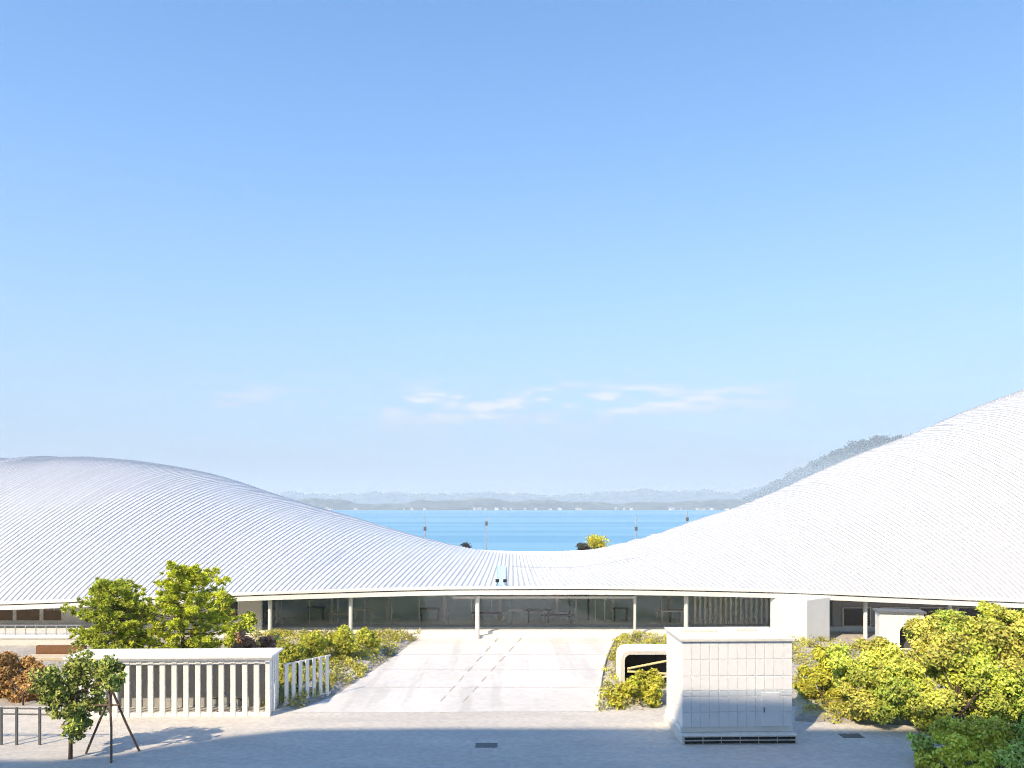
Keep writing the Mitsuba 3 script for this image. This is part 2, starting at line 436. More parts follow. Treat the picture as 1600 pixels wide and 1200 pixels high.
def hall():
    t = thing('wave_roof_hall', 'long white hall under a ribbed metal roof that rises like a wave', 'building')
    step = 9.4
    ribs = np.arange(-590, 2200, step)
    sh = MB(); sh.grid(np.stack([Hs.point(x + np.zeros(14), np.linspace(0, 1.35, 14), -.12) for x in ribs]))
    rk = part(t, 'roof', sh, M['offwhite'], smooth=30)
    for i in range(len(ribs) - 1):
        n = 30
        A = Hs.point(ribs[i] + np.zeros(n), np.linspace(0, 1.2, n))
        B = Hs.point(ribs[i + 1] + np.zeros(n), np.linspace(0, 1.2, n))
        px = 800 + A[:, 0] / A[:, 1] * F
        if px.max() < -40 or px.min() > 1640:
            continue
        d = B - A; d /= np.linalg.norm(d, axis=1, keepdims=True)
        up = np.cross(d, np.gradient(A, axis=0)); up /= np.linalg.norm(up, axis=1, keepdims=True)
        up = up * np.sign(up[:, 2:])
        w, h = .05, .06
        mb = MB(); mb.grid(np.stack([A + d * (w - .01), A + d * .12 - up * .01, (A + d * w) * .5 + B * .5 - up * .02, B - d * .02], 0))
        part(rk, 'panel', mb, M['roof%d' % (0, 1, 0, 2, 1, 3, 2, 0, 1)[(i * 7 + i // 5) % 9]], smooth=35)
        mb = MB(); mb.grid(np.stack([A - up * .1, A + up * h, A + d * w + up * h, A + d * w - up * .05], 0))
        part(rk, 'seam', mb, M['seam'], smooth=35)
    xs = np.linspace(-120, 1720, 160)
    X = PX(xs, DE)
    ze = H - (smooth_interp(xs, EX, EY) - HOR) / F * DE
    def strip(y0, y1, z0, z1):
        mb = MB(); o = lambda y, z: np.stack([X * y / DE, y + 0 * X, ze + z], -1)
        mb.grid(np.stack([o(y0, z0), o(y0, z1), o(y1, z1), o(y1, z0), o(y0, z0)]))
        return mb
    part(t, 'gutter', strip(DE - .35, DE + .25, -.02, .14), M['white'], smooth=30)
    part(t, 'gutter_gap', strip(DE - .12, DE + .2, -.12, -.024), M['grey'], smooth=30)
    part(t, 'fascia', strip(DE - .25, DE + .1, -.44, -.124), M['white'], smooth=30)
    part(t, 'soffit', strip(DE + .104, DE + 5.2, -.40, -.30), M['grey'], smooth=30)
    # main glazed front
    GF = DE + 4.0
    fl = MB(); fl.box((0, 64.2, .19), (66, 4.6, .36)); part(t, 'floor', fl, M['floor'])
    bw = MB(); bw.box((0, 66.6, 1.7), (66, .3, 3.4)); part(t, 'back_wall', bw, M['interior'])
    rng2 = np.random.default_rng(17)
    for q in range(22):                                # desks, display stands and partitions behind the glass
        px_ = rng2.uniform(400, 1180); y_ = rng2.uniform(63.3, 65.8); hh = rng2.choice([.75, 1.1, 2.0])
        ins = MB(); w_ = rng2.uniform(.8, 2.6)
        ins.box((PX(px_, y_), y_, .37 + hh - .06), (w_, .7, .08))
        ins.box((PX(px_, y_) - w_ * .4, y_, .37 + hh / 2), (.08, .6, hh - .1)); ins.box((PX(px_, y_) + w_ * .4, y_, .37 + hh / 2), (.08, .6, hh - .1))
        part(t, 'display_stand', ins, (M['dgrey'], M['offwhite'], M['steel'])[q % 3])
    for q in range(9):
        px_ = 430 + q * 88
        cc = MB(); cc.tube([(PX(px_, 65), 65, .37), (PX(px_, 65), 65, 2), (PX(px_, 65), 65, 3.3)], .16, 10); part(t, 'inner_column', cc, M['offwhite'], smooth=40)
    edges = np.r_[400, 440, 484, 528, 570, 612, 655, 700, 745, 800, 850, 900, 945, 992, 1034, 1072, 1120, 1165, 1206]
    for a, c in zip(edges[:-1], edges[1:]):
        w = MB(); w.box((PX(a, GF), GF, 1.72), (.07, .10, 2.6)); w.box(((PX(a, GF) + PX(c, GF)) / 2, GF, .46), (PX(c, GF) - PX(a, GF) - .08, .08, .1))
        wk = part(t, 'window', w, M['grey'])
        g = MB(); x_, x__ = PX(a, GF) + .05, PX(c, GF) - .05
        g.add([[x_, GF, .51], [x__, GF, .51], [x__, GF, 2.98], [x_, GF, 2.98]], [[0, 1, 2, 3]])
        part(wk, 'pane', g, M['glass'])
    ln = MB(); ln.box((PX(850, GF - .2), GF - .2, 2.66), (PX(984, GF) - PX(700, GF), .12, .17)); part(t, 'lintel', ln, M['white'])
    ln = MB(); ln.box((PX(803, GF), GF, 3.12), (PX(1206, GF) - PX(400, GF), .14, .28)); part(t, 'head_rail', ln, M['dgrey'])
    for j in range(15):
        s_ = MB(); s_.box((PX(1086 + j * 8, GF + .5), GF + .5, 1.75), (.2, .03, 2.5), .5); part(t, 'blind_slat', s_, M['offwhite'])
    for px, w in ((422, .15), (548, .14), (746, .16), (992, .1), (1072, .16)):
        c = MB(); c.tube([(PX(px, DE + .6), DE + .6, .0), (PX(px, DE + .6), DE + .6, 1.6), (PX(px, DE + .6), DE + .6, 3.15)], w, 14)
        part(t, 'column', c, M['white'], smooth=40)
    xl, xr = PX(340, 60), PX(1224, 60)
    st = MB(); st.box(((xl + xr) / 2, 60.9, .19), (xr - xl, 2.0, .38), 0, .02); part(t, 'step', st, M['white'])
    st = MB(); st.box(((xl + xr) / 2, 59.4, .09), (xr - xl, 1.0, .18), 0, .02); part(t, 'step', st, M['white'])
    # left wing: curtained windows above a veranda with a glass balustrade
    WF = DE + 2.0
    w = MB(); w.box((PX(150, WF), WF + .35, 1.7), (PX(400, WF) - PX(-120, WF) - .3, .3, 3.1)); part(t, 'wall', w, M['offwhite'])
    for a, c in ((-60, -24), (-20, 20), (24, 62), (66, 96), (150, 190), (196, 236), (330, 372)):
        fr = MB(); x_, x__ = PX(a, WF), PX(c, WF)
        fr.box(((x_ + x__) / 2, WF + .14, 1.98), (x__ - x_, .14, 1.7)); wk = part(t, 'window', fr, M['white'])
        pn = MB(); pn.box(((x_ + x__) / 2, WF + .06, 2.36), (x__ - x_ - .1, .04, .82)); part(wk, 'pane', pn, 'mat_window')
        cu = MB(); cu.box(((x_ + x__) / 2, WF + .06, 1.53), (x__ - x_ - .1, .04, .76)); part(wk, 'curtain', cu, M['curtain'])
    vs = MB(); vs.box((PX(44, DE), DE - .6, .36), (PX(132, DE) - PX(-120, DE), 3.4, .72), 0, .02); part(t, 'veranda', vs, M['offwhite'])
    vs = MB(); vs.box((PX(44, DE), DE - 2.34, .62), (PX(132, DE) - PX(-120, DE), .1, .16)); part(t, 'veranda_edge', vs, M['white'])
    yb = DE - 2.0
    bl = MB()
    for px in range(-56, 124, 16):
        bl.box((PX(px, yb), yb, 1.05), (.05, .05, .66))
    bl.box((PX(30, yb), yb, 1.4), (PX(124, yb) - PX(-70, yb), .06, .05)); bk = part(t, 'balustrade', bl, M['steel'])
    gl = MB(); gl.add([[PX(-70, yb), yb + .04, .76], [PX(122, yb), yb + .04, .76], [PX(122, yb), yb + .04, 1.36], [PX(-70, yb), yb + .04, 1.36]], [[0, 1, 2, 3]])
    part(bk, 'pane', gl, M['glass'])
    # right wing under the eave
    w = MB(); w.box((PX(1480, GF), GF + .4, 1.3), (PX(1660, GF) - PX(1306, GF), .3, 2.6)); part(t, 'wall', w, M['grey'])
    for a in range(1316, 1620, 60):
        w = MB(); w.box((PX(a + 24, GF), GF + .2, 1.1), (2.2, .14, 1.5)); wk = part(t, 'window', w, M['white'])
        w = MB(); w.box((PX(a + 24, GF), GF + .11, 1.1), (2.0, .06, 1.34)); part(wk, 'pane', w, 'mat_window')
    for px in (1352, 1484):
        c = MB(); c.tube([(PX(px, DE + .8), DE + .8, 0), (PX(px, DE + .8), DE + .8, 1.4), (PX(px, DE + .8), DE + .8, 2.7)], .15, 12); part(t, 'column', c, M['white'], smooth=40)
    pb = MB(); pb.box((PX(1260, 56.6), 57.9, 1.58), (2.95, 2.95, 3.2), math.radians(-52), .03); part(t, 'pier', pb, M['white'])
    # valley gutter, roof lights
    def on(px, v, dz):
        xe_ = 800 + (px - 800) * (DE + (DR - DE) * v) / DE
        return Hs.point(np.array([xe_]), np.array([v]), dz)[0]
    vs_ = np.linspace(.012, .62, 14)
    vg = MB(); vg.grid(np.stack([[on(776, v, .15) for v in vs_], [on(779, v, .06) for v in vs_], [on(787, v, .06) for v in vs_], [on(790, v, .15) for v in vs_]]))
    part(t, 'valley_gutter', vg, M['gutter'], smooth=40)
    for px in (777, 789):
        p = on(px, .05, .42)
        lb = MB(); lb.box(p - [0, 0, .18], (.05, .05, .36)); lb.box(p, (.28, .34, .22), 0, .03); part(t, 'floodlight', lb, M['black'])
    rl = MB(); rl.tube([on(px, .55, .35) for px in np.linspace(800, 1010, 12)], .04, 6)
    for px in np.linspace(800, 1010, 8):
        rl.tube([on(px, .55, -.05), on(px, .55, .2), on(px, .55, .36)], .03, 5)
    part(t, 'roof_rail', rl, M['steel'])


M['joint'] = mat('joint', (.52, .51, .49), .9)
M['gutter'] = mat('gutter', (.50, .68, .78), .35)
hall()


# ---------------------------------------------------------------- ramp, banks
def ribbon(left, right, z):
    L = np.array([gr(*p) for p in left]); Rr = np.array([gr(*p) for p in right])
    def samp(P, n=26):
        s = np.r_[0, np.cumsum(np.linalg.norm(np.diff(P, axis=0), axis=1))]
        return np.stack([np.interp(np.linspace(0, s[-1], n), s, P[:, k]) for k in range(3)], -1)
    L, Rr = samp(L), samp(Rr)
    u = np.linspace(0, 1, 13)[:, None, None]
    P = L[None] * (1 - u) + Rr[None] * u
    P[..., 2] = z
    return P


def bank(name, poly_l, poly_r, hgt, seed):
    P = ribbon(poly_l, poly_r, 0)
    from scipy.ndimage import zoom
    P = np.stack([zoom(P[..., k], (5, 3), order=1) for k in range(3)], -1)
    a, c = P.shape[:2]
    e = np.minimum(np.minimum(np.arange(a), a - 1 - np.arange(a))[:, None] / 6, np.minimum(np.arange(c), c - 1 - np.arange(c))[None] / 6).clip(0, 1)
    n = meshkit.fbm(P * 1.1, 4, seed)
    P[..., 2] = -.02 + e ** .6 * (hgt + .35 * (n - .35))
    mb = MB(); mb.grid(P)
    single(name, mb, M['gravel'], kind='structure', smooth=True)
    return P


def sprinkle(P, n, rng):
    a, c = P.shape[:2]
    i, j = rng.uniform(0, a - 1.01, n), rng.uniform(0, c - 1.01, n)
    i0, j0 = i.astype(int), j.astype(int); fi, fj = (i - i0)[:, None], (j - j0)[:, None]
    return (P[i0, j0] * (1 - fi) + P[i0 + 1, j0] * fi) * (1 - fj) + (P[i0, j0 + 1] * (1 - fi) + P[i0 + 1, j0 + 1] * fi) * fj


def stones(P, n, rng, smin, smax):
    mb = MB()
    base = trimesh.creation.icosphere(subdivisions=0)
    for c in sprinkle(P, n, rng):
        s = rng.uniform(smin, smax)
        mb.add(base.vertices * rng.uniform(.6, 1.2, (12, 1)) * s * [1, 1, .65] + c, base.faces)
    return mb


def rock(p, s, seed, label):
    m = trimesh.creation.icosphere(subdivisions=2)
    v = m.vertices * (.7 + .6 * meshkit.fbm(m.vertices * 1.3 + seed, 3, seed))[:, None] * s
    single('rock', (v + np.array(p) + [0, 0, s[2] * .35], m.faces), M['stone'], label, 'rock', smooth=45)


mb = MB(); mb.grid(ribbon([(452, 1114), (522, 1088), (580, 1050), (624, 1020), (664, 990)], [(930, 1112), (936, 1080), (942, 1055), (950, 1020), (962, 990)], .014)[::-1])
rk = single('road', mb, M['road'], kind='structure')
for xa, xb in ((781, 690), (817, 726)):
    for k in range(7):
        y0, y1 = 994 + k * 15.5, 994 + k * 15.5 + 8.5
        q = lambda y, dx: gr(xa + (xb - xa) * (y - 994) / 100 + dx, y, .02)
        d = MB(); d.add([q(y1, -1.3), q(y1, 1.3), q(y0, 1.0), q(y0, -1.0)], [[0, 1, 2, 3]])
        part(rk, 'dash', d, M['dash'])
for y in (1004, 1022, 1045, 1074):                        # cut joints across the ramp
    a, c = np.interp(y, [990, 1020, 1050, 1088, 1114], [664, 624, 580, 522, 452]), np.interp(y, [990, 1020, 1055, 1080, 1112], [962, 950, 942, 936, 930])
    d = MB(); d.add([gr(a + 2, y + .7, .019), gr(c - 2, y + .7, .019), gr(c - 2, y, .019), gr(a + 2, y, .019)], [[0, 1, 2, 3]])
    part(rk, 'joint', d, M['joint'])
rng = np.random.default_rng(39)
A = bank('gravel_bank', [(352, 1092), (370, 1060), (380, 1030), (392, 994)], [(450, 1110), (518, 1087), (576, 1048), (660, 992)], .32, 2)
B = bank('gravel_bank', [(934, 1110), (940, 1080), (947, 1055), (968, 996)], [(1000, 1110), (1022, 1090), (1046, 1060), (1090, 996)], .28, 7)
C = bank('gravel_bank', [(1242, 1128), (1240, 1070), (1230, 1030), (1215, 1000)], [(1440, 1135), (1500, 1080), (1500, 1040), (1400, 1010)], .25, 12)
for P, n, lb in ((A, 1300, 'left of the ramp'), (B, 800, 'between the ramp and the white block')):
    single('bank_gravel', stones(P, n, rng, .05, .17), M['stone'], 'loose grey stones strewn over the bank ' + lb, 'gravel', kind='stuff')
gc = MB()
for P, n in ((A, 430), (B, 170), (C, 200)):
    for c in sprinkle(P, n, rng):
        Q, N = blob_points(c + [0, 0, .14], np.array([.36, .36, .26]), 85, rng, int(rng.integers(1000)))
        leaves(gc, Q, N + [0, 0, .6], .075, np.array((.48, .47, .08) if rng.random() < .8 else (.34, .34, .12)) * rng.uniform(.6, 1.25), rng)
single('ground_cover', gc, M['leaf'], 'low yellowish green plants spreading over the banks beside the ramp', 'ground cover', kind='stuff')
rock(gr(504, 1063), np.array([.8, .6, .45]), 3, 'largest pale boulder at the left edge of the ramp')
rock(gr(532, 1053), np.array([.6, .5, .34]), 5, 'smaller boulder just behind the largest one by the ramp')
rock(gr(478, 1076), np.array([.5, .45, .3]), 8, 'low rounded boulder nearest the white slatted shed')
kk = thing('kerb', 'pale stone kerb along the right edge of the ramp', 'kerb')
pts = [gr(932 + (968 - 932) * k / 13 - 6 * math.sin(k / 13 * 3), 1110 - 114 * (1 - (1 - k / 13) ** 1.5)) for k in range(14)]
for p, q in zip(pts[:-1], pts[1:]):
    c = (p + q) / 2; d = q - p; Lk = np.linalg.norm(d)
    mb = MB(); mb.box(c + [0, 0, .07], (Lk * .97, .2, .18), math.atan2(d[1], d[0]), .02); part(kk, 'stone', mb, M['offwhite'])
# ---------------------------------------------------------------- shed, block, shelter and other small structures


def shed():
    yaw = math.radians(2)
    t = thing('slatted_shed', 'flat-roofed white shed with open upright slats left of the ramp', 'shed')
    p0 = gr(106, 1122); w = (416 - 106) / F * p0[1]; d, h = 1.7, 2.74
    R = np.array([math.cos(yaw), math.sin(yaw), 0]); D = np.array([-math.sin(yaw), math.cos(yaw), 0])
    P = lambda a, b_, z: p0 + R * a + D * b_ + [0, 0, z]
    n = 17
    for k in range(n + 1):
        a = w * k / n
        mb = MB(); mb.box(P(a, 0, h / 2), (.24, .10, h) if k not in (0, n) else (.22, .22, h), yaw, .012)
        part(t, 'corner_post' if k in (0, n) else 'slat', mb, M['white'])
    for k in range(4):
        for a in (0, w):
            mb = MB(); mb.box(P(a, d * (k + .5) / 4 + .15, h / 2), (.08, .3, h - .1), yaw, .01); part(t, 'side_slat', mb, M['white'])
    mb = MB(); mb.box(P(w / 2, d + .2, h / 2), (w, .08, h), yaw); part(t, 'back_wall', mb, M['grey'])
    for z, hh, m in ((h - .15, .28, 'white'), (.11, .2, 'white')):
        mb = MB(); mb.box(P(w / 2, .02, z), (w - .2, .07, hh), yaw); part(t, 'rail', mb, M[m])
    mb = MB(); mb.box(P(w / 2 + .05, d / 2, h + .055), (w + .36, d + .5, .11), yaw, .02); part(t, 'roof', mb, M['white'])
    mb = MB(); mb.box(P(w / 2 + .05, -.30, h - .03), (w + .4, .05, .04), yaw); part(t, 'roof_trim', mb, M['grey'])
    # a parked bicycle can be made out between the slats
    t = thing('bicycle', 'bicycle standing behind the right half of the white slats', 'bicycle')
    o = P(w * .76, .75, 0)
    fr = MB()
    wheel = lambda c: [c + R * .33 * math.cos(q) + [0, 0, .34 + .33 * math.sin(q)] for q in np.linspace(0, 2 * math.pi, 25)]
    for nm, s_ in (('wheel', -.52), ('wheel', .52)):
        wb = MB(); wb.tube(wheel(o + R * s_), .025, 6)
        for q in np.linspace(0, math.pi, 5)[:-1]:
            c = o + R * s_ + [0, 0, .34]; v = R * math.cos(q) * .32 + np.array([0, 0, math.sin(q) * .32]); wb.tube([c - v, c, c + v], .006, 4)
        part(t, nm, wb, M['black'])
    J = lambda a, z: o + R * a + [0, 0, z]
    for q in ([J(-.52, .34), J(-.05, .34)], [J(-.05, .34), J(-.15, .85)], [J(-.15, .8), J(.38, .82)], [J(-.05, .34), J(.38, .78)], [J(.36, .95), J(.52, .34)], [J(-.52, .34), J(-.15, .8)]):
        fr.tube([q[0], (q[0] + q[1]) / 2, q[1]], .022, 6)
    part(t, 'frame', fr, M['blue'])
    b_ = MB(); b_.box(J(-.16, .9), (.26, .14, .06), yaw, .02); part(t, 'saddle', b_, M['black'])
    b_ = MB(); b_.tube([J(.34, .98) - D * .26, J(.36, 1.0), J(.34, .98) + D * .26], .016, 6); part(t, 'handlebar', b_, M['steel'])


def screen():
    t = thing('slatted_screen', 'white open slatted screen standing at the bank edge beside the slim dark lamp', 'screen')
    a, c = gr(442, 1106), gr(516, 1087)
    yaw = math.atan2(c[1] - a[1], c[0] - a[0]); n = 7
    for k in range(n):
        p = a + (c - a) * (k + .5) / n
        mb = MB(); mb.box(p + [0, 0, 1.08], (.22, .06, 2.1), yaw, .012); part(t, 'slat', mb, M['white'])
    for z in (.16, 2.08):
        mb = MB(); mb.box((a + c) / 2 + [0, .07, z], (np.linalg.norm(c - a), .05, .08), yaw, .01); part(t, 'rail', mb, M['white'])


def bollard():
    t = thing('bollard', 'slim black bollard lamp on the bank beside the white slatted shed', 'bollard')
    p = gr(466, 1090)
    mb = MB(); mb.tube([p, p + [0, 0, 1.], p + [0, 0, 1.8]], .08, 10); part(t, 'post', mb, M['black'], smooth=40)
    mb = MB(); mb.tube([p + [0, 0, 1.8], p + [0, 0, 1.92], p + [0, 0, 1.98]], [.13, .13, .05], 12); part(t, 'cap', mb, M['black'], smooth=40)


def sapling():
    rng = np.random.default_rng(59)
    foot = gr(110, 1186); Y = foot[1]
    t = thing('sapling', 'young dark-green tree propped by stakes in front of the white shed', 'tree')
    tr, cr = MB(), MB()
    P = lambda px, py, dy=0.: at(px, py, Y + dy)
    limb(tr, foot, P(112, 1120), .085, .06, rng, .03); limb(tr, P(112, 1120), P(126, 1035), .06, .02, rng, .05)
    bl = [(124, 1042, 30), (92, 1062, 32), (156, 1054, 28), (120, 1078, 36), (82, 1088, 24), (146, 1090, 26), (106, 1112, 26), (172, 1040, 20), (120, 1138, 18), (66, 1070, 18), (180, 1066, 16), (130, 1122, 18)]
    for i, (px, py, r) in enumerate(bl):
        c = P(px, py, rng.uniform(-.5, .5)); rr = r / F * Y
        limb(tr, P(114, py + 16), c, .03, .008, rng)
        for j in range(16):
            u = rng.normal(0, 1, 3); u /= np.linalg.norm(u)
            Q, N = blob_points(c + u * rr * rng.uniform(.2, 1.05), np.array([1, 1, .8]) * rr * rng.uniform(.25, .4), 52, rng, 59 + i * 14 + j, .42)
            leaves(cr, Q, N + [0, 0, .5], .085, np.array((.36, .42, .10)) * rng.uniform(.5, 1.4), rng)
    part(t, 'trunk', tr, M['bark'], smooth=40); part(t, 'crown', cr, M['leaf'])
    t = thing('tree_stakes', 'leaning wooden stakes lashed together beside the young dark-green tree', 'tree stakes')
    apex = at(174, 1082, Y)
    for px, py in ((134, 1178), (174, 1192), (218, 1174)):
        e = gr(px, py)
        mb = MB(); mb.tube([e, (e + apex) / 2, apex + (apex - e) * .06 + [rng.normal(0, .03), 0, 0]], .045, 8); part(t, 'stake', mb, M['stake'], smooth=40)
    mb = MB(); mb.tube([apex + [-1.5, 0, -.55], apex + [-.4, .03, -.5], apex + [.35, .05, -.5]], .035, 7); part(t, 'crossbar', mb, M['stake'], smooth=40)


def fence():
    t = thing('rail_fence', 'low dark two-rail fence at the far left in front of the young tree', 'fence')
    for px in (-60, 2, 26, 62):
        mb = MB(); mb.box(gr(px, 1164) + [0, 0, .78], (.09, .09, 1.56), 0, .01); part(t, 'post', mb, M['dgrey'])
    for py in (1105, 1114):
        a, c = at(-90, py, 32.98), at(104, py + 3, 32.98)
        mb = MB(); mb.tube([a, (a + c) / 2, c], .035, 8); part(t, 'rail', mb, M['dgrey'], smooth=40)


def block():
    yaw = math.radians(1.5)
    t = thing('panelled_block', 'broad white panelled utility block right of the ramp', 'kiosk')
    p0 = gr(1066, 1160); w = (1240 - 1066) / F * p0[1]; d, h = 3.0, 4.2
    R = np.array([math.cos(yaw), math.sin(yaw), 0]); D = np.array([-math.sin(yaw), math.cos(yaw), 0])
    P = lambda a, b_, z: p0 + R * a + D * b_ + [0, 0, z]
    mb = MB(); mb.box(P(w / 2, d / 2 + .05, .6 + (h - .6) / 2), (w - .1, d, h - .6), yaw); part(t, 'body', mb, M['block_joint'])
    rows = [.62, 1.25, 1.9, 2.15, 2.75, 3.45, 4.18]; cols = np.linspace(0, w, 13)
    for i in range(6):
        for j in range(12):
            mb = MB(); mb.box(P((cols[j] + cols[j + 1]) / 2, .035, (rows[i] + rows[i + 1]) / 2), (cols[j + 1] - cols[j] - .02, .05, rows[i + 1] - rows[i] - .02), yaw, .01)
            part(t, 'panel', mb, M['block'] if i != 2 else M['blockband'])
        for j in range(4):
            dd = d / 4
            mb = MB(); mb.box(P(.03, dd * (j + .5) + .02, (rows[i] + rows[i + 1]) / 2), (.05, dd - .02, rows[i + 1] - rows[i] - .02), yaw, .01)
            part(t, 'side_panel', mb, M['white'])
    mb = MB(); mb.box(P(w / 2, d / 2, h + .06), (w + .16, d + .2, .13), yaw, .02); part(t, 'lid', mb, M['offwhite'])
    for a, b_, sx, sy, hh in ((1.2, 1.9, 1.4, .6, .12), (3.3, 2.1, .9, .5, .12)):
        mb = MB(); mb.box(P(a, b_, h + .125 + hh / 2), (sx, sy, hh), yaw, .02); part(t, 'roof_vent', mb, M['offwhite'])
    mb = MB(); mb.box(P(w / 2, d / 2 + .1, .5), (w + .1, d, .22), yaw, .02); part(t, 'sill', mb, M['white'])
    mb = MB(); mb.box(P(w / 2, d / 2 - .1, .19), (w + .2, d + .5, .38), yaw, .02); part(t, 'plinth', mb, M['offwhite'])
    for q in range(12):
        mb = MB(); mb.box(P(w * (q % 6 + .5) / 6, -.362, .1 + .16 * (q // 6)), (w / 6 - .04, .03, .10), yaw); part(t, 'vent_slot', mb, M['black'])
    mb = MB(); mb.box(P(w * .80, -.005, 1.35), (.75, .05, 1.4), yaw, .01); dk = part(t, 'door', mb, M['block'])
    mb = MB(); mb.box(P(w * .80 - .28, -.05, 1.35), (.04, .05, .22), yaw, .01); part(dk, 'handle', mb, M['dgrey'])


def dark_shelter():
    t = thing('open_shelter', 'small grey shelter with a dark open mouth and pale bars beside the white block', 'shelter')
    Y = 41.5; c = at(1020, 1058, Y); c[2] = 0
    from shapely.geometry import box as sbox
    w, h = 3.3, 2.3
    outer = sbox(-w / 2 + .5, .0, w / 2 - .5, h - .5).buffer(.5, quad_segs=8)
    outer = outer.intersection(sbox(-5, 0, 5, 5)); inner = outer.buffer(-.2).intersection(sbox(-5, .02, w / 2 - .2, 5))
    m = trimesh.creation.extrude_polygon(outer.difference(inner), 2.0, engine='earcut')
    v = np.array(m.vertices)[:, [0, 2, 1]]
    part(t, 'hood', (v + c, np.array(m.faces)[:, ::-1]), M['offwhite'], smooth=30)
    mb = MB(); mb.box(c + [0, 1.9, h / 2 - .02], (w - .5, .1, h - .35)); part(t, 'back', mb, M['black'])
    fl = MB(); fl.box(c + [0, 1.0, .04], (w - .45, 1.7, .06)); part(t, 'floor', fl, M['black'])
    for z0, z1 in ((.5, 1.0), (1.2, 1.0), (1.35, 1.8)):
        a, e = c + [-w / 2 + .35, .12, z0], c + [w / 2 - .35, .4, z1]
        mb = MB(); mb.tube([a, (a + e) / 2, e], .06, 8); part(t, 'bar', mb, M['timber'])


def booth():
    t = thing('arched_booth', 'white booth with a dark arched opening behind the yellow-green tree', 'booth')
    Y = 50.0; bm = M['white']
    c = at(1408, 958, Y); w = 64 / F * Y; top = c[2]
    yaw = math.radians(-12)
    from shapely.geometry import Polygon, Point
    from shapely.ops import unary_union
    front = Polygon([(-w / 2, 0), (w / 2, 0), (w / 2, top), (-w / 2, top)])
    hole = unary_union([Polygon([(-.1, .9), (.8, .9), (.8, 1.9), (-.1, 1.9)]), Point(.35, 1.9).buffer(.45)])
    m = trimesh.creation.extrude_polygon(front.difference(hole), .12, engine='earcut')
    v = np.array(m.vertices)[:, [0, 2, 1]] * [1, -1, 1]
    ca, sa = math.cos(yaw), math.sin(yaw)
    rot = lambda q: np.asarray(q) @ np.array([[ca, sa, 0], [-sa, ca, 0], [0, 0, 1]]) + [c[0], Y, 0]
    part(t, 'front', (rot(v), m.faces), bm)
    for nm, cc, sz, mt in (('side_wall', (-w / 2 + .05, .55, top / 2), (.1, 1.05, top), bm), ('side_wall', (w / 2 - .05, .55, top / 2), (.1, 1.05, top), bm),
                           ('back_wall', (0, 1.12, top / 2), (w, .08, top), M['dgrey']), ('roof', (0, .5, top + .06), (w + .25, 1.5, .12), M['dgrey']), ('counter', (.35, -.2, .86), (1.1, .2, .06), M['offwhite'])):
        mb = MB(); mb.box(rot(cc), sz, yaw); part(t, nm, mb, mt)


def low_wall():
    t = thing('low_wall', 'low brown wall in front of the veranda at the far left', 'wall')
    a, c = at(58, 1024, 52), at(134, 1024, 52)
    mb = MB(); mb.box(((a + c) / 2) * [1, 1, 0] + [0, 0, .36], (c[0] - a[0], .3, .72), 0, .02); part(t, 'body', mb, M['brown'])
    mb = MB(); mb.box(((a + c) / 2) * [1, 1, 0] + [0, -.9, .1], (c[0] - a[0] + .3, 1.2, .2), 0, .02); part(t, 'footing', mb, M['beige'])


def lamps():
    for k, (px, top, hd, Y) in enumerate(((664, 806, 826, 122), (760, 808, 818, 118), (994, 806, 826, 124), (1074, 800, 811, 126))):
        t = thing('lamp_post', ('leftmost', 'second from the left', 'third from the left', 'rightmost')[k] + ' thin pale lamp post standing against the sea', 'lamp post', 'lamp posts on the quay behind the hall')
        e = at(px, top, Y); f0 = e * [1, 1, 0]
        mb = MB(); mb.tube([f0, (f0 + e) / 2, e], [.11, .09, .07], 8); part(t, 'post', mb, M['steel'], smooth=40)
        mb = MB(); mb.box(at(px, hd, Y), (.42, .3, .6), 0, .06); part(t, 'lamp', mb, M['dgrey'])


def quay_bush(px, py, r, Y, base, label, seed):
    rng = np.random.default_rng(seed)
    cr, tr = MB(), MB(); c = at(px, py, Y); rr = r / F * Y
    limb(tr, c * [1, 1, 0], c, .12, .05, rng)
    for j in range(7):
        Q, N = blob_points(c + rng.normal(0, .35, 3) * rr, np.array([1, 1, .8]) * rr * .65, 300, rng, seed + j)
        leaves(cr, Q, N + [0, 0, .3], .16, np.array(base) * rng.uniform(.7, 1.3), rng)
    t = thing('quay_bush', label, 'bush')
    part(t, 'stem', tr, M['bark']); part(t, 'foliage', cr, M['leaf'])


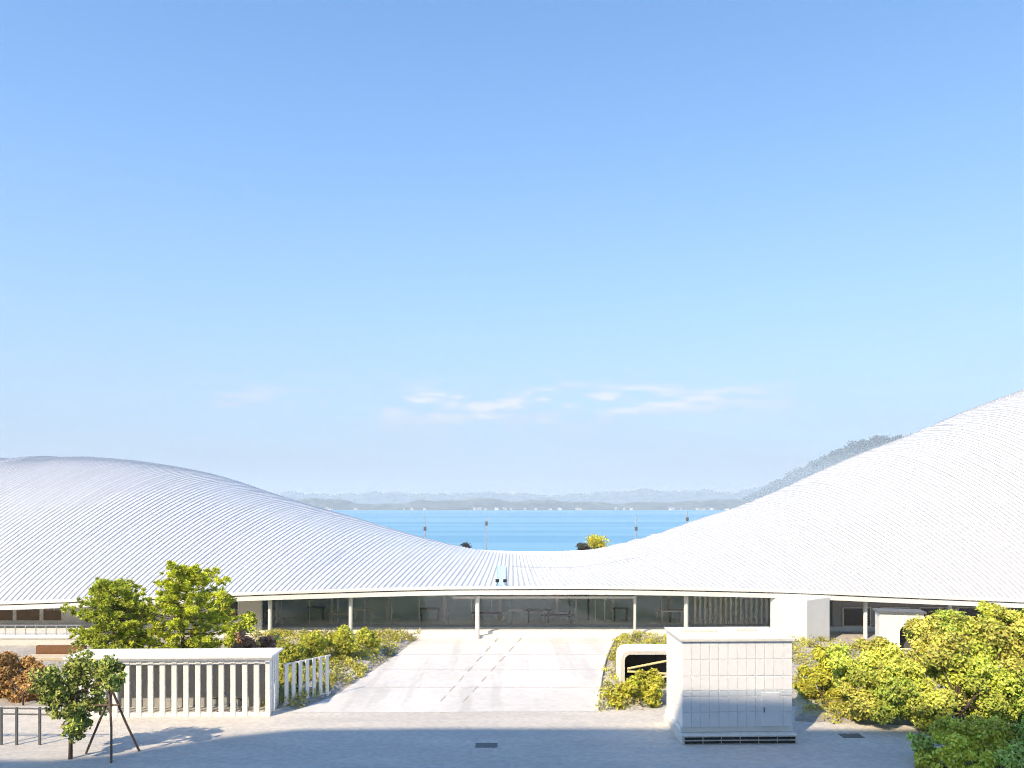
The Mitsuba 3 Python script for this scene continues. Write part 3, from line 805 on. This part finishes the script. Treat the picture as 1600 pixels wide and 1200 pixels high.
def wooded_hill():
    crest = [(1090, 812), (1130, 793), (1170, 768), (1205, 748), (1240, 728), (1280, 708), (1320, 686), (1360, 674), (1400, 672), (1460, 672), (1540, 680), (1590, 700), (1640, 740)]
    Y = 5200.0
    px = np.array([c[0] for c in crest], float); py = np.array([c[1] for c in crest], float) + 13
    xs = np.linspace(px[0], px[-1], 80)
    zt = H - (np.interp(xs, px, py) - HOR) / F * Y
    X = (xs - 800) / F * Y
    rows = []
    for w, dy in ((0, -500), (.4, -330), (.8, -130), (1, 0), (.8, 60), (0, 200)):
        rows.append(np.stack([X, Y + dy + 0 * X, -22 + (zt + 22) * w], -1))
    mb = MB(); mb.grid(np.array(rows)[::-1])
    single('hill', mb, M['hill'], kind='structure', smooth=True)
    rng = np.random.default_rng(499)
    cr = MB()
    for i in range(900):
        q = rng.random(); w = rng.uniform(-.8, .2)
        xx = np.interp(q, np.linspace(0, 1, 80), X); z = np.interp(q, np.linspace(0, 1, 80), zt)
        s = rng.uniform(16, 33)
        Q, N = blob_points((xx, Y + w * 260, -22 + (z + 22) * (1 - abs(w) * .55) + s * .2), np.array([s, s, s * .8]), 120, rng, i)
        leaves(cr, Q, N + [0, 0, .5], 6, np.array((.10, .12, .09)) * rng.uniform(.6, 1.4), rng)
    single('hill_wood', cr, M['leaf'], 'dark wood covering the hill behind the rising right side of the roof', 'wood', kind='stuff')


M['block'] = mat('block', worn((.77, .79, .82), .06, .8), .55)
M['blockband'] = mat('blockband', worn((.62, .68, .74), .08, .8), .5)
M['block_joint'] = mat('block_joint', (.68, .69, .71), .7)
shed(); screen(); bollard(); sapling(); fence(); block(); dark_shelter(); booth(); low_wall(); lamps(); wooded_hill()
quay_bush(930, 848, 16, 120, (.60, .56, .04), 'bright yellow-green bush by the low point of the roof against the sea', 310)
quay_bush(910, 856, 9, 119, (.06, .065, .05), 'small dark bush left of the bright yellow-green one', 330)
quay_bush(728, 858, 8, 118, (.06, .065, .06), 'small dark bush near the second lamp post', 350)

# trees and shrubs
G = (.24, .28, .03)
conifer('lower of the two bright green conifers, nearer the left edge', None, gr(176, 1066), at(178, 914, 44.5), (.50, .57, .08), 71, 72)
conifer('taller bright yellow-green conifer behind the white shed', None, gr(286, 1064), at(292, 890, 45.2), (.60, .66, .07), 72, 80)
BR = [(1395, 1045, 42, 36), (1330, 1050, 38, 37), (1455, 1010, 48, 36.5), (1400, 1085, 46, 35.5), (1525, 990, 44, 37), (1510, 1060, 58, 36), (1585, 1010, 50, 36.5), (1590, 1090, 56, 36), (1460, 1110, 44, 35),
      (1530, 1130, 46, 35), (1345, 1100, 32, 36), (1480, 975, 26, 37), (1560, 965, 28, 37), (1620, 970, 34, 37), (1370, 1015, 24, 37.5)]
leafy_tree('leafy_tree', 'large bright yellow-green tree filling the lower right corner', 'tree', BR, gr(1500, 1150), (.34, .32, .03), 0.088, 600, 82,
           bases=[(.60, .64, .12), (.52, .60, .10), (.60, .60, .13), (.42, .52, .09)])
leafy_tree('yellow_shrub', 'yellow-green rounded shrub between the white block and the large tree', 'shrub', [(1285, 1050, 30, 40), (1262, 1080, 22, 40), (1300, 1085, 26, 39.5), (1290, 1025, 18, 41)], gr(1285, 1108),
           (.50, .50, .06), 0.085, 700, 89, trunk_r=.05)
SR = [(1490, 1150, 30, 31), (1440, 1160, 20, 31), (1545, 1165, 42, 30), (1490, 1178, 30, 29.6), (1590, 1190, 44, 29), (1450, 1195, 24, 30), (1530, 1210, 36, 29), (1600, 1150, 34, 30)]
leafy_tree('low_shrub', 'low green shrub in shade under the large yellow-green tree', 'shrub', SR, gr(1562, 1222), (.20, .24, .04), 0.08, 760, 84, trunk_r=.05, bases=[(.66, .72, .10), (.50, .64, .16), (.64, .68, .10)])
leafy_tree('orange_shrub', 'orange-brown shrub at the far left edge behind the rail fence', 'shrub', [(14, 1046, 30, 41), (60, 1058, 26, 41), (40, 1082, 28, 40.5), (-10, 1070, 30, 41), (86, 1078, 20, 41)], gr(36, 1102), (.48, .30, .11), .09, 500, 85, trunk_r=.05)
leafy_tree('red_shrub', 'reddish-brown low shrub beside the taller conifer', 'shrub', [(384, 1012, 22, 50), (420, 1010, 18, 51), (366, 1024, 18, 49)], gr(388, 1034), (.38, .22, .15), .10, 400, 87, trunk_r=.05)
leafy_tree('green_shrub', 'light green feathery shrub in front of the glazing right of the taller conifer', 'shrub',
           [(370, 985, 24, 52), (340, 965, 20, 52), (352, 935, 16, 52.5), (390, 968, 14, 53)], gr(362, 1018), (.46, .52, .05), 0.085, 380, 88, trunk_r=.05)
leafy_tree('bank_shrub', 'bright yellow-green shrub on the bank just left of the white block', 'shrub', [(985, 1078, 24, 39.5), (1012, 1066, 22, 40), (962, 1092, 16, 39), (1022, 1088, 18, 39)], gr(990, 1106), (.50, .50, .06), 0.085, 700, 90, trunk_r=.04)
leafy_tree('bank_shrub', 'yellow-green shrub spreading over the bank right of the white slatted shed', 'shrub', [(452, 1028, 30, 46), (490, 1014, 30, 48), (535, 1006, 26, 49), (458, 1060, 24, 43), (580, 1000, 20, 51), (500, 1046, 18, 45)], gr(470, 1075), (.46, .48, .06), 0.085, 420, 91, trunk_r=.04)

# paving joints of the plaza: long bays
pk = 'plaza'
for Yj in (33.2, 35.0, 37.1):
    d = MB(); d.box((0, Yj, .008), (118, .035, .006)); part(pk, 'joint', d, M['joint'])
for k in range(-7, 8):
    d = MB(); d.box((k * 4.2, 34, .0075), (.035, 10.2, .004)); part(pk, 'joint', d, M['joint'])
for px, py in ((760, 1165), (1330, 1150)):
    d = MB(); d.box(gr(px, py) + [0, 0, .014], (.9, .6, .012), 0, .003); dk = part(pk, 'drain_cover', d, M['dgrey'])

# the block the photograph is taken from: it throws the shade over the plaza
sh = [(-300, 1187), (90, 1187), (190, 1178), (260, 1166), (360, 1150), (470, 1139), (700, 1137), (1100, 1138), (1400, 1140), (2200, 1140)]
prof = []
for px_, py_ in sh:
    g_ = gr(px_, py_); hh = (g_[1] + 1.5) * SUN[2] / -SUN[1]
    prof.append((g_[0] + hh * SUN[0] / SUN[2], hh))
prof = [(-115, prof[0][1])] + prof + [(50, prof[-1][1])]
t = thing('balcony_block', 'tall block behind the camera that shades the plaza', 'building')
X = np.array([p[0] for p in prof]); Z = np.array([p[1] for p in prof])
o_ = np.argsort(X); X, Z = X[o_], Z[o_]
mb = MB(); mb.grid(np.stack([np.stack([X, -1.5 + 0 * X, 0 * X], -1), np.stack([X, -1.5 + 0 * X, Z], -1), np.stack([X, -14 + 0 * X, Z], -1), np.stack([X, -14 + 0 * X, 0 * X], -1)]))
part(t, 'wall', mb, M['beige'])
mb = MB(); mb.box((0, -.75, 8.2), (14, 1.5, .2)); part(t, 'balcony', mb, M['offwhite'])

# ---------------------------------------------------------------- haze over the bay
scene['air'] = {'type': 'homogeneous', 'albedo': {'type': 'rgb', 'value': [.90, .945, .985]}, 'sigma_t': 2.0e-4}
scene['haze'] = {'type': 'cube', 'bsdf': {'type': 'null'}, 'interior': {'type': 'ref', 'id': 'air'}, 'to_world': T().translate([0, 4850, 95]).scale([9800, 4950, 120])}
labels['haze'] = {'kind': 'stuff', 'label': 'pale blue haze over the bay and the far shore'}
scene['camera']['medium'] = {'type': 'ref', 'id': 'air'}
